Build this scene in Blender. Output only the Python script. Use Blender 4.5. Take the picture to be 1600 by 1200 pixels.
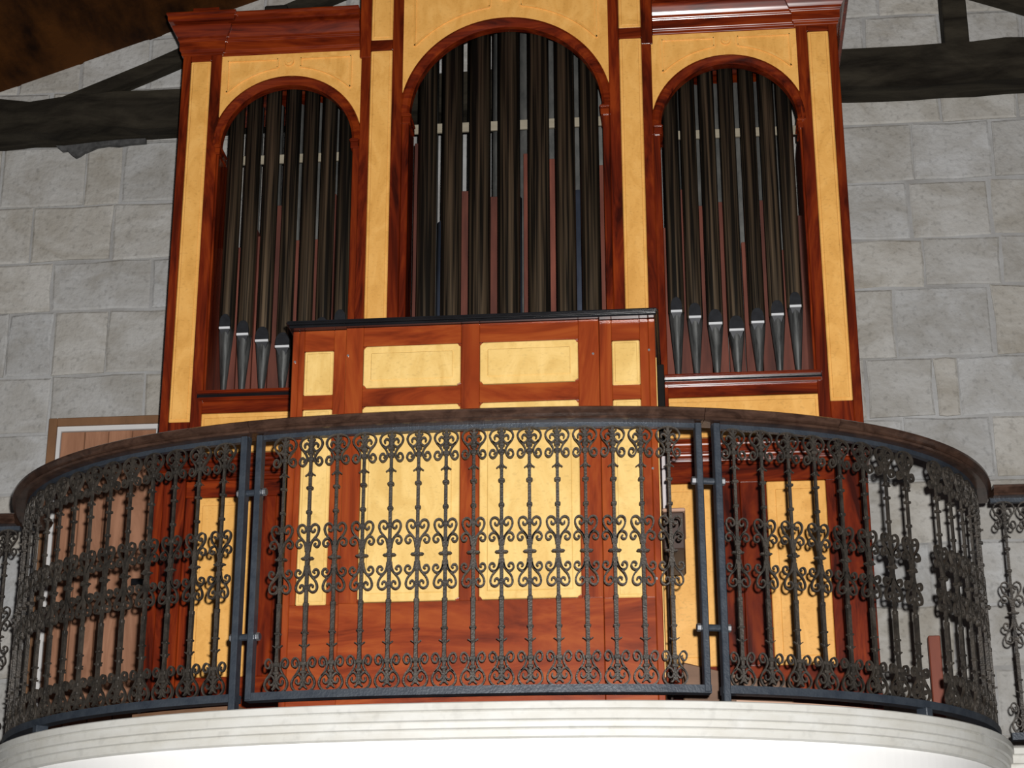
import bpy, bmesh, math, random
from mathutils import Vector, Matrix
random.seed(7)
for o in list(bpy.data.objects):
    bpy.data.objects.remove(o, do_unlink=True)
SC = bpy.context.scene
COL = SC.collection
PI = math.pi

# ------------------------------------------------------------------ camera
CAM = Vector((0.772, -8.0, -1.274))
YAW, PITCH, ROLL, FPX = 0.0926883, 0.3559371, -0.0018066, 3004.85
cy, sy, cp, sp = math.cos(YAW), math.sin(YAW), math.cos(PITCH), math.sin(PITCH)
FW = Vector((-sy * cp, cy * cp, sp)); R0 = Vector((cy, sy, 0)); U0 = R0.cross(FW)
RT = R0 * math.cos(ROLL) + U0 * math.sin(ROLL); UP = U0 * math.cos(ROLL) - R0 * math.sin(ROLL)
cd = bpy.data.cameras.new('camera'); cam = bpy.data.objects.new('camera', cd); COL.objects.link(cam)
cd.sensor_width = 36.0; cd.lens = FPX / 1600 * 36.0; cd.clip_end = 200
M = Matrix((RT, UP, -FW)).transposed().to_4x4(); M.translation = CAM
cam.matrix_world = M
SC.camera = cam

def at(px, py, Y):
    v = FW + RT * ((px - 800) / FPX) - UP * ((py - 600) / FPX)
    return CAM + v * ((Y - CAM.y) / v.y)

# ------------------------------------------------------------------ light
w = bpy.data.worlds.new('world'); SC.world = w; w.use_nodes = True
w.node_tree.nodes['Background'].inputs[0].default_value = (0.80, 0.88, 1.0, 1)
w.node_tree.nodes['Background'].inputs[1].default_value = 0.035
fl = bpy.data.lights.new('camera_flash', 'POINT'); fl.energy = 2800; fl.shadow_soft_size = 0.025
fl.color = (1.0, 0.975, 0.95)
flo = bpy.data.objects.new('camera_flash', fl); COL.objects.link(flo)
flo.location = CAM + RT * 0.07 + UP * 0.11 - FW * 0.02
SC.view_settings.view_transform = 'Standard'; SC.view_settings.look = 'None'
SC.view_settings.gamma = 1.0; SC.view_settings.exposure = 0.0; SC.view_settings.use_curve_mapping = False

# ------------------------------------------------------------------ materials
def mat(name, c1, c2=None, scale=(6, 6, 6), rough=0.5, metal=0.0, bump=0.0, bscale=60, detail=4, c3=None, distort=0.0,
        coat=0.0, vary=0.0, lo=0.35, hi=0.65, spec=0.5, tint=None, fleck=0.0, fscale=(70, 70, 70)):
    m = bpy.data.materials.new(name); m.use_nodes = True; nt = m.node_tree; N = nt.nodes; L = nt.links
    b = N['Principled BSDF']; b.inputs['Roughness'].default_value = rough; b.inputs['Metallic'].default_value = metal
    b.inputs['Coat Weight'].default_value = coat; b.inputs['Coat Roughness'].default_value = 0.15
    b.inputs['Specular IOR Level'].default_value = spec
    tc = N.new('ShaderNodeTexCoord'); oi = N.new('ShaderNodeObjectInfo')
    add = N.new('ShaderNodeVectorMath'); add.operation = 'MULTIPLY_ADD'
    L.new(oi.outputs['Random'], add.inputs[0]); add.inputs[1].default_value = (7.3, 3.1, 5.7); L.new(tc.outputs['Object'], add.inputs[2])
    if c2 is None: c2 = tuple(x * 0.8 for x in c1)
    mp = N.new('ShaderNodeMapping'); mp.inputs['Scale'].default_value = scale; L.new(add.outputs[0], mp.inputs[0])
    no = N.new('ShaderNodeTexNoise'); no.inputs['Scale'].default_value = 1.0; no.inputs['Detail'].default_value = detail
    no.inputs['Distortion'].default_value = distort; no.inputs['Roughness'].default_value = 0.62
    L.new(mp.outputs[0], no.inputs['Vector'])
    cr = N.new('ShaderNodeValToRGB'); L.new(no.outputs['Fac'], cr.inputs[0])
    cr.color_ramp.elements[0].position = lo; cr.color_ramp.elements[0].color = (*c1, 1)
    cr.color_ramp.elements[1].position = hi; cr.color_ramp.elements[1].color = (*c2, 1)
    if c3:
        e = cr.color_ramp.elements.new((lo + hi) / 2); e.color = (*c3, 1)
    out = cr.outputs[0]
    if vary:
        hs = N.new('ShaderNodeHueSaturation'); mr = N.new('ShaderNodeMapRange')
        mr.inputs['To Min'].default_value = 1 - vary; mr.inputs['To Max'].default_value = 1 + vary
        L.new(oi.outputs['Random'], mr.inputs[0]); L.new(mr.outputs[0], hs.inputs['Value']); L.new(out, hs.inputs['Color']); out = hs.outputs[0]
    if tint:
        mx = N.new('ShaderNodeMix'); mx.data_type = 'RGBA'; mu = N.new('ShaderNodeMix'); mu.data_type = 'RGBA'; mu.blend_type = 'MULTIPLY'
        wn = N.new('ShaderNodeTexWhiteNoise'); wn.noise_dimensions = '1D'; L.new(oi.outputs['Random'], wn.inputs['W'])
        L.new(wn.outputs['Value'], mx.inputs[0]); mx.inputs[6].default_value = (*tint[0], 1); mx.inputs[7].default_value = (*tint[1], 1)
        mu.inputs[0].default_value = 1.0; L.new(out, mu.inputs[6]); L.new(mx.outputs[2], mu.inputs[7]); out = mu.outputs[2]
    if fleck:
        m3 = N.new('ShaderNodeMapping'); m3.inputs['Scale'].default_value = fscale; L.new(add.outputs[0], m3.inputs[0])
        n3 = N.new('ShaderNodeTexNoise'); n3.inputs['Scale'].default_value = 1.0; n3.inputs['Detail'].default_value = 3; L.new(m3.outputs[0], n3.inputs['Vector'])
        r3 = N.new('ShaderNodeValToRGB'); r3.color_ramp.elements[0].position = .30; r3.color_ramp.elements[1].position = .44
        r3.color_ramp.elements[0].color = (1 - fleck, 1 - fleck, 1 - fleck, 1); r3.color_ramp.elements[1].color = (1, 1, 1, 1); L.new(n3.outputs['Fac'], r3.inputs[0])
        m4 = N.new('ShaderNodeMix'); m4.data_type = 'RGBA'; m4.blend_type = 'MULTIPLY'; m4.inputs[0].default_value = 1.0
        L.new(out, m4.inputs[6]); L.new(r3.outputs[0], m4.inputs[7]); out = m4.outputs[2]
    L.new(out, b.inputs['Base Color'])
    if bump:
        n2 = N.new('ShaderNodeTexNoise'); n2.inputs['Scale'].default_value = bscale; n2.inputs['Detail'].default_value = 5
        L.new(add.outputs[0], n2.inputs['Vector'])
        bp = N.new('ShaderNodeBump'); bp.inputs['Strength'].default_value = bump; bp.inputs['Distance'].default_value = 0.01
        L.new(n2.outputs['Fac'], bp.inputs['Height']); L.new(bp.outputs[0], b.inputs['Normal'])
    return m

MD, MM, ML = (0.036, 0.0040, 0.0014), (0.135, 0.0145, 0.0030), (0.240, 0.034, 0.005)
MV = mat('mahogany_upright_grain', MD, ML, (9, 9, 1.3), 0.24, c3=MM, distort=2.2, coat=0.25, lo=.32, hi=.66, vary=.12)
MH = mat('mahogany_level_grain', MD, ML, (1.3, 9, 9), 0.22, c3=MM, distort=2.2, coat=0.25, lo=.32, hi=.66, vary=.12)
CD, CM, CL = (0.105, 0.013, 0.003), (0.235, 0.036, 0.007), (0.33, 0.070, 0.013)
CV = mat('console_mahogany_upright', CD, CL, (8, 8, 1.2), 0.27, c3=CM, distort=1.8, coat=0.2, lo=.27, hi=.7)
CH = mat('console_mahogany_level', CD, CL, (1.4, 8, 7), 0.27, c3=CM, distort=2.2, coat=0.2, lo=.27, hi=.7)
YV = mat('honey_maple_veneer', (0.76, 0.385, 0.090), (0.92, 0.505, 0.142), (10, 10, 5), 0.38, distort=1.2, detail=7, coat=0.1, c3=(0.855, 0.450, 0.115), fleck=.14, fscale=(60, 60, 110))
YC = mat('console_maple_veneer', (0.66, 0.425, 0.130), (0.79, 0.545, 0.200), (10, 10, 5), 0.38, distort=1.2, detail=7, coat=0.1, c3=(0.73, 0.49, 0.165), fleck=.12, fscale=(60, 60, 110))
BLK = mat('black_lacquer', (0.006, 0.006, 0.007), (0.010, 0.010, 0.012), rough=0.22, coat=0.3)
BLKM = mat('matt_black_paint', (0.008, 0.008, 0.008), (0.012, 0.011, 0.010), rough=0.8, spec=.1)
DKB = mat('dark_brown_board', (0.035, 0.019, 0.014), (0.060, 0.034, 0.026), (4, 12, 12), 0.5)
PIPE = mat('dark_pipe_metal_painted_sheen', (0.026, 0.023, 0.019), (0.30, 0.215, 0.135), (62, 62, 0.9), 0.38, 0.7, distort=.25, detail=2, vary=.15, lo=.42, hi=.72)  # lighter brown upright streaks paint reflections into the metal colour
PFOOT = mat('pipe_foot_metal', (0.055, 0.057, 0.056), (0.21, 0.215, 0.21), (60, 60, 3), 0.42, 0.7)
PLIP = mat('pipe_lip_metal', (0.012, 0.013, 0.016), (0.020, 0.022, 0.027), (30, 30, 30), 0.5, 0.3)
PEDGE = mat('bare_tin_lip_edge', (0.72, 0.74, 0.76), (0.62, 0.64, 0.66), rough=0.5, metal=0.0)
ZINC = mat('pale_zinc', (0.15, 0.155, 0.15), (0.26, 0.26, 0.245), (20, 20, 9), 0.55, 0.2, vary=.25)
BLUEP = mat('blue_grey_zinc', (0.06, 0.075, 0.11), (0.10, 0.12, 0.17), (20, 20, 5), 0.5, 0.3)
REDP = mat('red_brown_pipe_wood', (0.085, 0.022, 0.014), (0.18, 0.050, 0.030), (18, 18, 2), 0.6, vary=.3)
RACK = mat('pale_rack_wood', (0.27, 0.235, 0.17), (0.36, 0.32, 0.24), (4, 20, 20), 0.6)
IRON = mat('wrought_iron', (0.026, 0.0225, 0.019), (0.062, 0.052, 0.042), (30, 30, 30), 0.5, 0.25, bump=.25, bscale=140, vary=.15)
BAR = mat('painted_iron_bar', (0.026, 0.034, 0.047), (0.046, 0.056, 0.070), (18, 18, 18), 0.42, 0.15, bump=.15, bscale=120)
STEEL = mat('bright_steel_nut', (0.55, 0.56, 0.58), (0.42, 0.43, 0.45), rough=0.3, metal=0.8)
HAND = mat('dark_handrail_wood', (0.030, 0.015, 0.010), (0.075, 0.040, 0.027), (12, 12, 30), 0.30, distort=1, coat=.2, bump=.06, bscale=90)
CREAM = mat('cream_painted_moulding', (0.53, 0.52, 0.475), (0.60, 0.60, 0.57), (6, 6, 14), 0.5, detail=6, fleck=.10, fscale=(25, 25, 25))
WHITE = mat('white_plaster', (0.86, 0.86, 0.85), (0.80, 0.80, 0.79), (2, 2, 2), 0.7)
MORTAR = mat('grey_mortar', (0.30, 0.295, 0.285), (0.44, 0.445, 0.445), (3, 3, 3), 0.95, bump=.5, bscale=30, detail=8)
STONE = mat('grey_limestone', (0.325, 0.310, 0.280), (0.485, 0.487, 0.480), (3.2, 3.2, 4.5), 0.95, bump=.75, bscale=34, detail=9, vary=.06, lo=.30, hi=.62, distort=.8, spec=.2, tint=((1.03, 0.995, 0.935), (0.975, 0.99, 1.015)), fleck=.20, fscale=(38, 38, 38))
BEAM = mat('old_dark_timber', (0.010, 0.008, 0.0055), (0.040, 0.034, 0.024), (2, 9, 9), 0.85, bump=.9, bscale=14, detail=8, spec=.15, distort=.6)
ROOF = mat('brown_roof_boarding', (0.012, 0.0040, 0.0012), (0.080, 0.027, 0.005), (5, 1.6, 5), 0.85, bump=.4, bscale=25, detail=6, spec=.1)
DOORW = mat('plain_pine_plank', (0.25, 0.112, 0.058), (0.38, 0.185, 0.105), (12, 12, 1.6), 0.65, distort=2, vary=.18)
FRAMEW = mat('door_frame_wood', (0.18, 0.088, 0.038), (0.25, 0.125, 0.058), (8, 8, 3), 0.6)
WPAINT = mat('white_gloss_paint', (0.72, 0.72, 0.71), (0.66, 0.66, 0.66), rough=0.5)
BROWN = mat('brown_board', (0.12, 0.060, 0.030), (0.19, 0.10, 0.055), (4, 12, 12), 0.6)
FLOORM = mat('gallery_floor_boards', (0.20, 0.11, 0.06), (0.30, 0.18, 0.11), (3, 12, 12), 0.6)
PAPER = mat('pale_grey_paper', (0.52, 0.47, 0.47), (0.60, 0.55, 0.55), rough=0.8)
REDW = mat('red_brown_post_wood', (0.20, 0.045, 0.022), (0.28, 0.07, 0.035), (14, 14, 3), 0.55)
PINK = mat('pink_brown_board', (0.42, 0.25, 0.17), (0.52, 0.33, 0.24), (3, 12, 12), 0.6)

# ------------------------------------------------------------------ helpers
def link(name, me, m, parent=None, loc=None, rz=0.0, smooth=False, label=None):
    o = bpy.data.objects.new(name, me); COL.objects.link(o)
    if m is not None and not me.materials: me.materials.append(m)
    if parent is not None: o.parent = parent
    if loc is not None: o.location = loc
    o.rotation_euler = (0, 0, rz)
    if smooth:
        for p in me.polygons: p.use_smooth = True
    if label: o['label'] = label
    return o

def thing(name, label, cat, loc=(0, 0, 0), rz=0.0, group=None):
    o = bpy.data.objects.new(name, None); COL.objects.link(o); o.location = loc; o.rotation_euler = (0, 0, rz)
    o.empty_display_size = 0.1
    return tag(o, label, cat, group)

def tag(o, label, cat, group=None):
    o['label'] = label; o['category'] = cat
    if group: o['group'] = group
    return o

def struct(o, label=None):
    o['kind'] = 'structure'
    if label: o['label'] = label
    return o

def from_bm(name, bm):
    bmesh.ops.recalc_face_normals(bm, faces=bm.faces)
    me = bpy.data.meshes.new(name); bm.to_mesh(me); bm.free(); return me

def bm_box(bm, x0, x1, y0, y1, z0, z1, bev=0.0, seg=1):
    vs = [bm.verts.new((x, y, z)) for x in (x0, x1) for y in (y0, y1) for z in (z0, z1)]
    fs = [bm.faces.new([vs[i] for i in f]) for f in ((0, 1, 3, 2), (4, 6, 7, 5), (0, 4, 5, 1), (2, 3, 7, 6), (0, 2, 6, 4), (1, 5, 7, 3))]
    if bev:
        es = list({e for f in fs for e in f.edges})
        bmesh.ops.bevel(bm, geom=es, offset=bev, segments=seg, affect='EDGES')

def box(name, x0, x1, y0, y1, z0, z1, bev=0.003):
    bm = bmesh.new(); bm_box(bm, x0, x1, y0, y1, z0, z1, bev); return from_bm(name, bm)

def bm_prism(bm, poly, y0, y1, bev=0.0):
    """poly in (x,z), extruded along y"""
    a = [bm.verts.new((x, y0, z)) for x, z in poly]; b = [bm.verts.new((x, y1, z)) for x, z in poly]
    n = len(poly); f0 = bm.faces.new(a); bm.faces.new(b[::-1])
    for i in range(n):
        bm.faces.new((a[i], b[i], b[(i + 1) % n], a[(i + 1) % n]))
    if bev:
        bmesh.ops.bevel(bm, geom=list(f0.edges), offset=bev, segments=1, affect='EDGES')

def prism(name, poly, y0, y1, bev=0.0):
    bm = bmesh.new(); bm_prism(bm, poly, y0, y1, bev); return from_bm(name, bm)

def raised(name, x0, x1, z0, z1, yf, t=0.006, border=0.02, step=0.006):
    """veneer panel: flat bevelled field with an inset raised centre, front at yf (towards -y)"""
    bm = bmesh.new()
    bm_box(bm, x0, x1, yf, yf + t + 0.012, z0, z1, 0.004)
    if border:
        bm_box(bm, x0 + border, x1 - border, yf - step, yf + 0.002, z0 + border, z1 - border, step * 0.8)
    return from_bm(name, bm)

def round_prof(prof, r=.004, k=3):
    out = []; n = len(prof)
    for i in range(n):
        p, a, c = Vector(prof[i]), Vector(prof[i - 1]), Vector(prof[(i + 1) % n])
        la, lc = (a - p).length, (c - p).length; rr = min(r, la * .45, lc * .45)
        if i in (0, n - 1): out.append(tuple(p)); continue
        q0, q1 = p + (a - p).normalized() * rr, p + (c - p).normalized() * rr
        for j in range(k + 1):
            t = j / k; out.append(tuple(q0 * (1 - t) ** 2 + p * 2 * t * (1 - t) + q1 * t * t))
    return out

def sweep_poly(name, path, prof, cap=True, closed_prof=True):
    """path: list of (x,y) plan points; prof: list of (o,z), o = distance to the RIGHT of travel direction; mitred"""
    n = len(path); pts = [Vector(p) for p in path]; rings = []
    for i, p in enumerate(pts):
        d0 = (pts[i] - pts[i - 1]).normalized() if i else None
        d1 = (pts[i + 1] - pts[i]).normalized() if i < n - 1 else None
        n0 = Vector((d0.y, -d0.x)) if d0 else None; n1 = Vector((d1.y, -d1.x)) if d1 else None
        if n0 is None: nn = n1
        elif n1 is None: nn = n0
        else:
            nn = (n0 + n1); k = nn.dot(n0); nn = nn / k if abs(k) > 1e-4 else n0
        rings.append([(p.x + nn.x * o, p.y + nn.y * o, z) for o, z in prof])
    bm = bmesh.new(); R = [[bm.verts.new(v) for v in r] for r in rings]; m = len(prof)
    for i in range(n - 1):
        for j in range(m if closed_prof else m - 1):
            k = (j + 1) % m
            bm.faces.new((R[i][j], R[i][k], R[i + 1][k], R[i + 1][j]))
    if cap and closed_prof:
        bm.faces.new(R[0]); bm.faces.new(R[-1][::-1])
    return from_bm(name, bm)

def catmull(pts, k=5):
    P = [pts[0]] + list(pts) + [pts[-1]]; out = []
    for i in range(1, len(P) - 2):
        a, b, c, d = [Vector(q) for q in P[i - 1:i + 3]]
        for j in range(k):
            t = j / k
            out.append(0.5 * ((2 * b) + (c - a) * t + (2 * a - 5 * b + 4 * c - d) * t * t + (3 * b - 3 * c + d - a) * t ** 3))
    out.append(Vector(pts[-1])); return out

def bm_ribbon(bm, pts, wd, dp, taper=False):
    """pts in (x,z); bar wd thick in plane and dp deep along y"""
    n = len(pts); rings = []
    for i, p in enumerate(pts):
        t = (pts[min(i + 1, n - 1)] - pts[max(i - 1, 0)])
        t = t.normalized() if t.length > 1e-9 else Vector((1, 0)); nx, nz = -t.y, t.x
        h = wd / 2 * (0.75 if taper and i >= n - 2 else 1)
        rings.append([bm.verts.new((p.x + nx * s * h, y, p.y + nz * s * h)) for s, y in ((-1, -dp / 2), (1, -dp / 2), (1, dp / 2), (-1, dp / 2))])
    for i in range(n - 1):
        for j in range(4):
            bm.faces.new((rings[i][j], rings[i][(j + 1) % 4], rings[i + 1][(j + 1) % 4], rings[i + 1][j]))
    bm.faces.new(rings[0]); bm.faces.new(rings[-1][::-1])

def bm_lathe(bm, prof, n=16, cx=0, cyy=0, capped=True):
    R = [[bm.verts.new((cx + r * math.cos(2 * PI * k / n), cyy + r * math.sin(2 * PI * k / n), z)) for k in range(n)] for r, z in prof]
    for i in range(len(prof) - 1):
        for k in range(n):
            bm.faces.new((R[i][k], R[i][(k + 1) % n], R[i + 1][(k + 1) % n], R[i + 1][k]))
    if capped:
        bm.faces.new(R[0][::-1]); bm.faces.new(R[-1])

def bm_tube(bm, p0, p1, r, n=8):
    p0, p1 = Vector(p0), Vector(p1); d = (p1 - p0).normalized()
    a = d.orthogonal().normalized(); b = d.cross(a)
    R = [[bm.verts.new(p + (a * math.cos(2 * PI * k / n) + b * math.sin(2 * PI * k / n)) * r) for k in range(n)] for p in (p0, p1)]
    for k in range(n): bm.faces.new((R[0][k], R[0][(k + 1) % n], R[1][(k + 1) % n], R[1][k]))
    bm.faces.new(R[0][::-1]); bm.faces.new(R[1])

# ------------------------------------------------------------------ gallery plan curve
A_, B_, N_, XR, YB = 2.0113, 1.4196, 2.4868, -0.016, -0.0426
YS = -0.34                                     # the straight gallery front either side
_pts = []
for i in range(1441):
    th = -PI / 2 + PI * i / 1440
    e = 2 / N_; s_, c_ = math.sin(th), max(math.cos(th), 0)
    _pts.append(Vector((XR + A_ * math.copysign(abs(s_) ** e, s_), YB - B_ * c_ ** e)))
_S = [0.0]
for a, b in zip(_pts, _pts[1:]): _S.append(_S[-1] + (b - a).length)
_mid = _S[720]; _S = [s - _mid for s in _S]
SMAX = max(s for s, p in zip(_S, _pts) if p.y < YS)

def arc(s):
    lo, hi = 0, 1440
    while hi - lo > 1:
        m = (lo + hi) // 2
        if _S[m] <= s: lo = m
        else: hi = m
    t = (s - _S[lo]) / (_S[hi] - _S[lo]); p = _pts[lo].lerp(_pts[hi], t)
    a, b = arc_raw(s - 0.02), arc_raw(s + 0.02); d = (b - a).normalized()
    return p, d
def arc_raw(s):
    lo, hi = 0, 1440
    s = max(min(s, _S[-1] - 1e-6), _S[0] + 1e-6)
    while hi - lo > 1:
        m = (lo + hi) // 2
        if _S[m] <= s: lo = m
        else: hi = m
    t = (s - _S[lo]) / (_S[hi] - _S[lo]); return _pts[lo].lerp(_pts[hi], t)
def arc_path(s0, s1, step=0.04):
    n = max(2, int(abs(s1 - s0) / step)); return [tuple(arc_raw(s0 + (s1 - s0) * i / n)) for i in range(n + 1)]
XE = arc_raw(SMAX).x; XW = arc_raw(-SMAX).x       # ends of the bow
XFAR = 4.4; WALLY = 1.1

# ------------------------------------------------------------------ setting: floor, cornice, wall, roof
full = [(-XFAR, YS)] + arc_path(-SMAX, SMAX) + [(XFAR, YS)]
bm = bmesh.new()
poly = full + [(XFAR, WALLY - .005), (-XFAR, WALLY - .005)]
a = [bm.verts.new((x, y, -0.11)) for x, y in poly]; b = [bm.verts.new((x, y, 0)) for x, y in poly]
bm.faces.new(a[::-1]); bm.faces.new(b)
for i in range(len(poly)): bm.faces.new((a[i], a[(i + 1) % len(poly)], b[(i + 1) % len(poly)], b[i]))
struct(link('floor', from_bm('floor', bm), FLOORM), 'boarded floor of the organ gallery')
corn = [(0.036, 0.0), (0.040, -0.004), (0.040, -0.026), (0.030, -0.030), (0.033, -0.034), (0.033, -0.060), (0.022, -0.064), (0.024, -0.068),
        (0.022, -0.086), (0.012, -0.090), (0.014, -0.094), (0.010, -0.116), (0.0, -0.120), (-0.03, -0.120), (-0.03, 0.0)]
struct(link('trim_1', sweep_poly('gallery_cornice', full, corn), CREAM), 'cream stepped moulding round the edge of the bowed gallery')
cove = [(-0.012, -0.1195), (-0.012, -0.20), (-0.016, -0.30), (-0.03, -0.40), (-0.07, -0.52), (-0.13, -0.62), (-0.20, -0.70), (-0.24, -0.72), (-0.24, -0.1195)]
struct(link('trim_2', sweep_poly('gallery_cove', full, cove), WHITE, smooth=False), 'smooth white plaster fascia under the gallery moulding')

wall = struct(link('wall_back', box('wall_back', -XFAR, XFAR, WALLY + .012, WALLY + .32, -0.7, 5.6, 0), MORTAR), 'grey limestone block gable wall behind the organ')
RIDGE_X = 0.463
def roof_z(x): return 4.276 + 0.346 * ((RIDGE_X - abs(x - RIDGE_X)) + 1.977)
def stone(x0, x1, z0, z1):
    j = 0.0075; b_ = 0.011
    pts = []
    nx = max(2, int((x1 - x0) / .16)); nz = 2
    for i in range(nx): pts.append((x0 + (x1 - x0) * i / nx, z0))
    for i in range(nz): pts.append((x1, z0 + (z1 - z0) * i / nz))
    for i in range(nx): pts.append((x1 - (x1 - x0) * i / nx, z1))
    for i in range(nz): pts.append((x0, z1 - (z1 - z0) * i / nz))
    pts = [(x + random.uniform(-j, j), z + random.uniform(-j, j)) for x, z in pts]
    cx, cz = (x0 + x1) / 2, (z0 + z1) / 2; ox, oz = cx, cz
    pr = random.uniform(-.006, .006); bm = bmesh.new()
    y0 = WALLY + pr
    back = [bm.verts.new((x - cx, WALLY + .014, z - cz)) for x, z in pts]
    edge = [bm.verts.new((x - cx, y0 + .008, z - cz)) for x, z in pts]
    front = []
    for x, z in pts:
        dx = b_ * (1 if x < cx else -1) if abs(x - x0) < .02 or abs(x - x1) < .02 else 0
        dz = b_ * (1 if z < cz else -1) if abs(z - z0) < .02 or abs(z - z1) < .02 else 0
        front.append(bm.verts.new((x + dx - cx, y0 + random.uniform(0, .003), z + dz - cz)))
    n = len(pts)
    for i in range(n):
        k = (i + 1) % n
        bm.faces.new((back[i], back[k], edge[k], edge[i])); bm.faces.new((edge[i], edge[k], front[k], front[i]))
    bm.faces.new(front)
    o = link('stone_block', from_bm('stone_block', bm), STONE, wall, (cx, 0, cz))
    return o
LZ = [0, .33, .66, .98, 1.30, 1.62, 1.94, 2.258, 2.619, 2.907, 3.235, 3.60, 3.93, 4.25, 4.58, 4.92, 5.3]
RZ = [0, .31, .62, .93, 1.24, 1.553, 1.877, 2.195, 2.574, 2.846, 3.17, 3.505, 3.83, 4.15, 4.50, 4.85, 5.25]
LV = {10: [-2.389, -2.186], 9: [-2.658], 8: [-2.523, -1.986], 7: [-2.738, -2.496, -2.204], 11: [-2.62, -2.2]}
RV = {10: [2.02, 2.425], 9: [1.98, 2.39], 8: [2.034, 2.416], 7: [1.859, 2.347], 6: [1.702, 2.031, 2.149], 5: [1.86, 2.288], 4: [1.75, 2.1, 2.5], 3: [1.95, 2.3]}
for side, ZZ, VV in ((-1, LZ, LV), (1, RZ, RV)):
    for r in range(len(ZZ) - 1):
        z0, z1 = ZZ[r], ZZ[r + 1]
        js = list(VV.get(r, []))
        if side < 0:
            js = [0.0] + sorted(js, reverse=True)
            if len(js) > 1:                       # fill between the middle and the first seen joint
                gap = js[1]; k = max(1, round(abs(gap) / .45)); js = [gap * i / k for i in range(k)] + js[1:]
            while js[-1] > -XFAR + .3: js.append(js[-1] - random.uniform(.32, .58))
            js[-1] = -XFAR; js = js[::-1]
        else:
            js = [0.0] + sorted(js)
            if len(js) > 1:
                gap = js[1]; k = max(1, round(gap / .45)); js = [gap * i / k for i in range(k)] + js[1:]
            while js[-1] < XFAR - .3: js.append(js[-1] + random.uniform(.32, .58))
            js[-1] = XFAR
        for x0, x1 in zip(js, js[1:]):
            if max(abs(x0), abs(x1)) < 1.42 and z1 < 3.9: continue          # fully behind the organ
            if z0 > max(roof_z(x0), roof_z(x1)): continue
            if x0 > -2.47 and x1 < -1.85 and z1 < 2.0: continue            # behind the door
            stone(x0 + .006, x1 - .006, z0 + .006, z1 - .006)

bm = bmesh.new()
for xs in ((-XFAR - .2, RIDGE_X), (RIDGE_X, XFAR + .2)):
    z0, z1 = roof_z(xs[0]), roof_z(xs[1])
    v = [bm.verts.new((x, y, z + dz)) for y in (-3.0, WALLY + .35) for x, z in ((xs[0], z0), (xs[1], z1)) for dz in (0, .12)]
    for f in ((0, 2, 6, 4), (1, 5, 7, 3), (0, 1, 3, 2), (4, 6, 7, 5), (0, 4, 5, 1), (2, 3, 7, 6)): bm.faces.new([v[i] for i in f])
struct(link('ceiling', from_bm('ceiling', bm), ROOF), 'sloping brown boarded roof above the gable wall')

# roof truss against the wall
TY0, TY1 = WALLY - .17, WALLY - .008
def rough_bar(name, poly, y0, y1, j=.012, parent=None, seg=.22):
    """prism with wavering edges, split along its length"""
    (xa, za0, za1), (xb, zb0, zb1) = poly
    n = max(2, int(abs(xb - xa) / seg)); bm = bmesh.new(); R = []
    for i in range(n + 1):
        t = i / n; x = xa + (xb - xa) * t; lo = za0 + (zb0 - za0) * t; hi = za1 + (zb1 - za1) * t
        R.append([bm.verts.new((x, y0 + random.uniform(-j, j) * .6, lo + random.uniform(-j, j))), bm.verts.new((x, y1, lo + random.uniform(-j, j))),
                  bm.verts.new((x, y1, hi + random.uniform(-j, j))), bm.verts.new((x, y0 + random.uniform(-j, j) * .6, hi + random.uniform(-j, j)))])
    for i in range(n):
        for k in range(4): bm.faces.new((R[i][k], R[i][(k + 1) % 4], R[i + 1][(k + 1) % 4], R[i + 1][k]))
    bm.faces.new(R[0]); bm.faces.new(R[-1][::-1])
    return link(name, from_bm(name, bm), BEAM, parent)
truss = thing('roof_truss', 'dark old timber roof truss with heavy tie beam along the stone wall', 'roof truss', (0, 0, 0))
bl0, bl1 = at(0, 233, TY1), at(200, 145, TY0); br0, br1 = at(1320, 162, TY1), at(1320, 75, TY0); b20, b21 = at(1600, 146, TY0), at(1600, 56, TY0)
def lin(p, q, x): return p.z + (q.z - p.z) * (x - p.x) / (q.x - p.x)
zl = lambda x: lin(bl0, br0, x); zh = lambda x: lin(bl1, br1, x)
rough_bar('tie_beam', ((-XFAR + .1, zl(-XFAR), zh(-XFAR)), (XFAR - .1, zl(XFAR), zh(XFAR))), TY0, TY1, .014, truss, .16)
TS = TY1 - .07
s0, s1, s2 = at(100, 150, TS), at(280, 75, TS), at(280, 108, TY1)
sl = (s1.z - s0.z) / (s1.x - s0.x); th_ = s1.z - s2.z
def strut(sgn):
    xa = s0.x - .25 if sgn < 0 else 2 * RIDGE_X - s0.x + .25; xb = RIDGE_X
    f = lambda x: s0.z + sl * ((x if sgn < 0 else 2 * RIDGE_X - x) - s0.x)
    return rough_bar('rafter', ((xa, f(xa) - th_, f(xa)), (xb, f(xb) - th_, f(xb))), TS, TY1, .006, truss)
strut(-1); strut(1)
qa, qb = at(1478, 62, TY0), at(1516, 60, TY0)
for x0, x1 in ((qa.x, qb.x), (2 * RIDGE_X - qb.x, 2 * RIDGE_X - qa.x)):
    xm = (x0 + x1) / 2
    link('queen_post', box('queen_post', x0, x1, TY0 + .025, TY1, zh(xm) - .02, s0.z + sl * ((2 * RIDGE_X - xm if xm > RIDGE_X else xm) - s0.x) - .03, .006), BEAM, truss)

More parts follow.
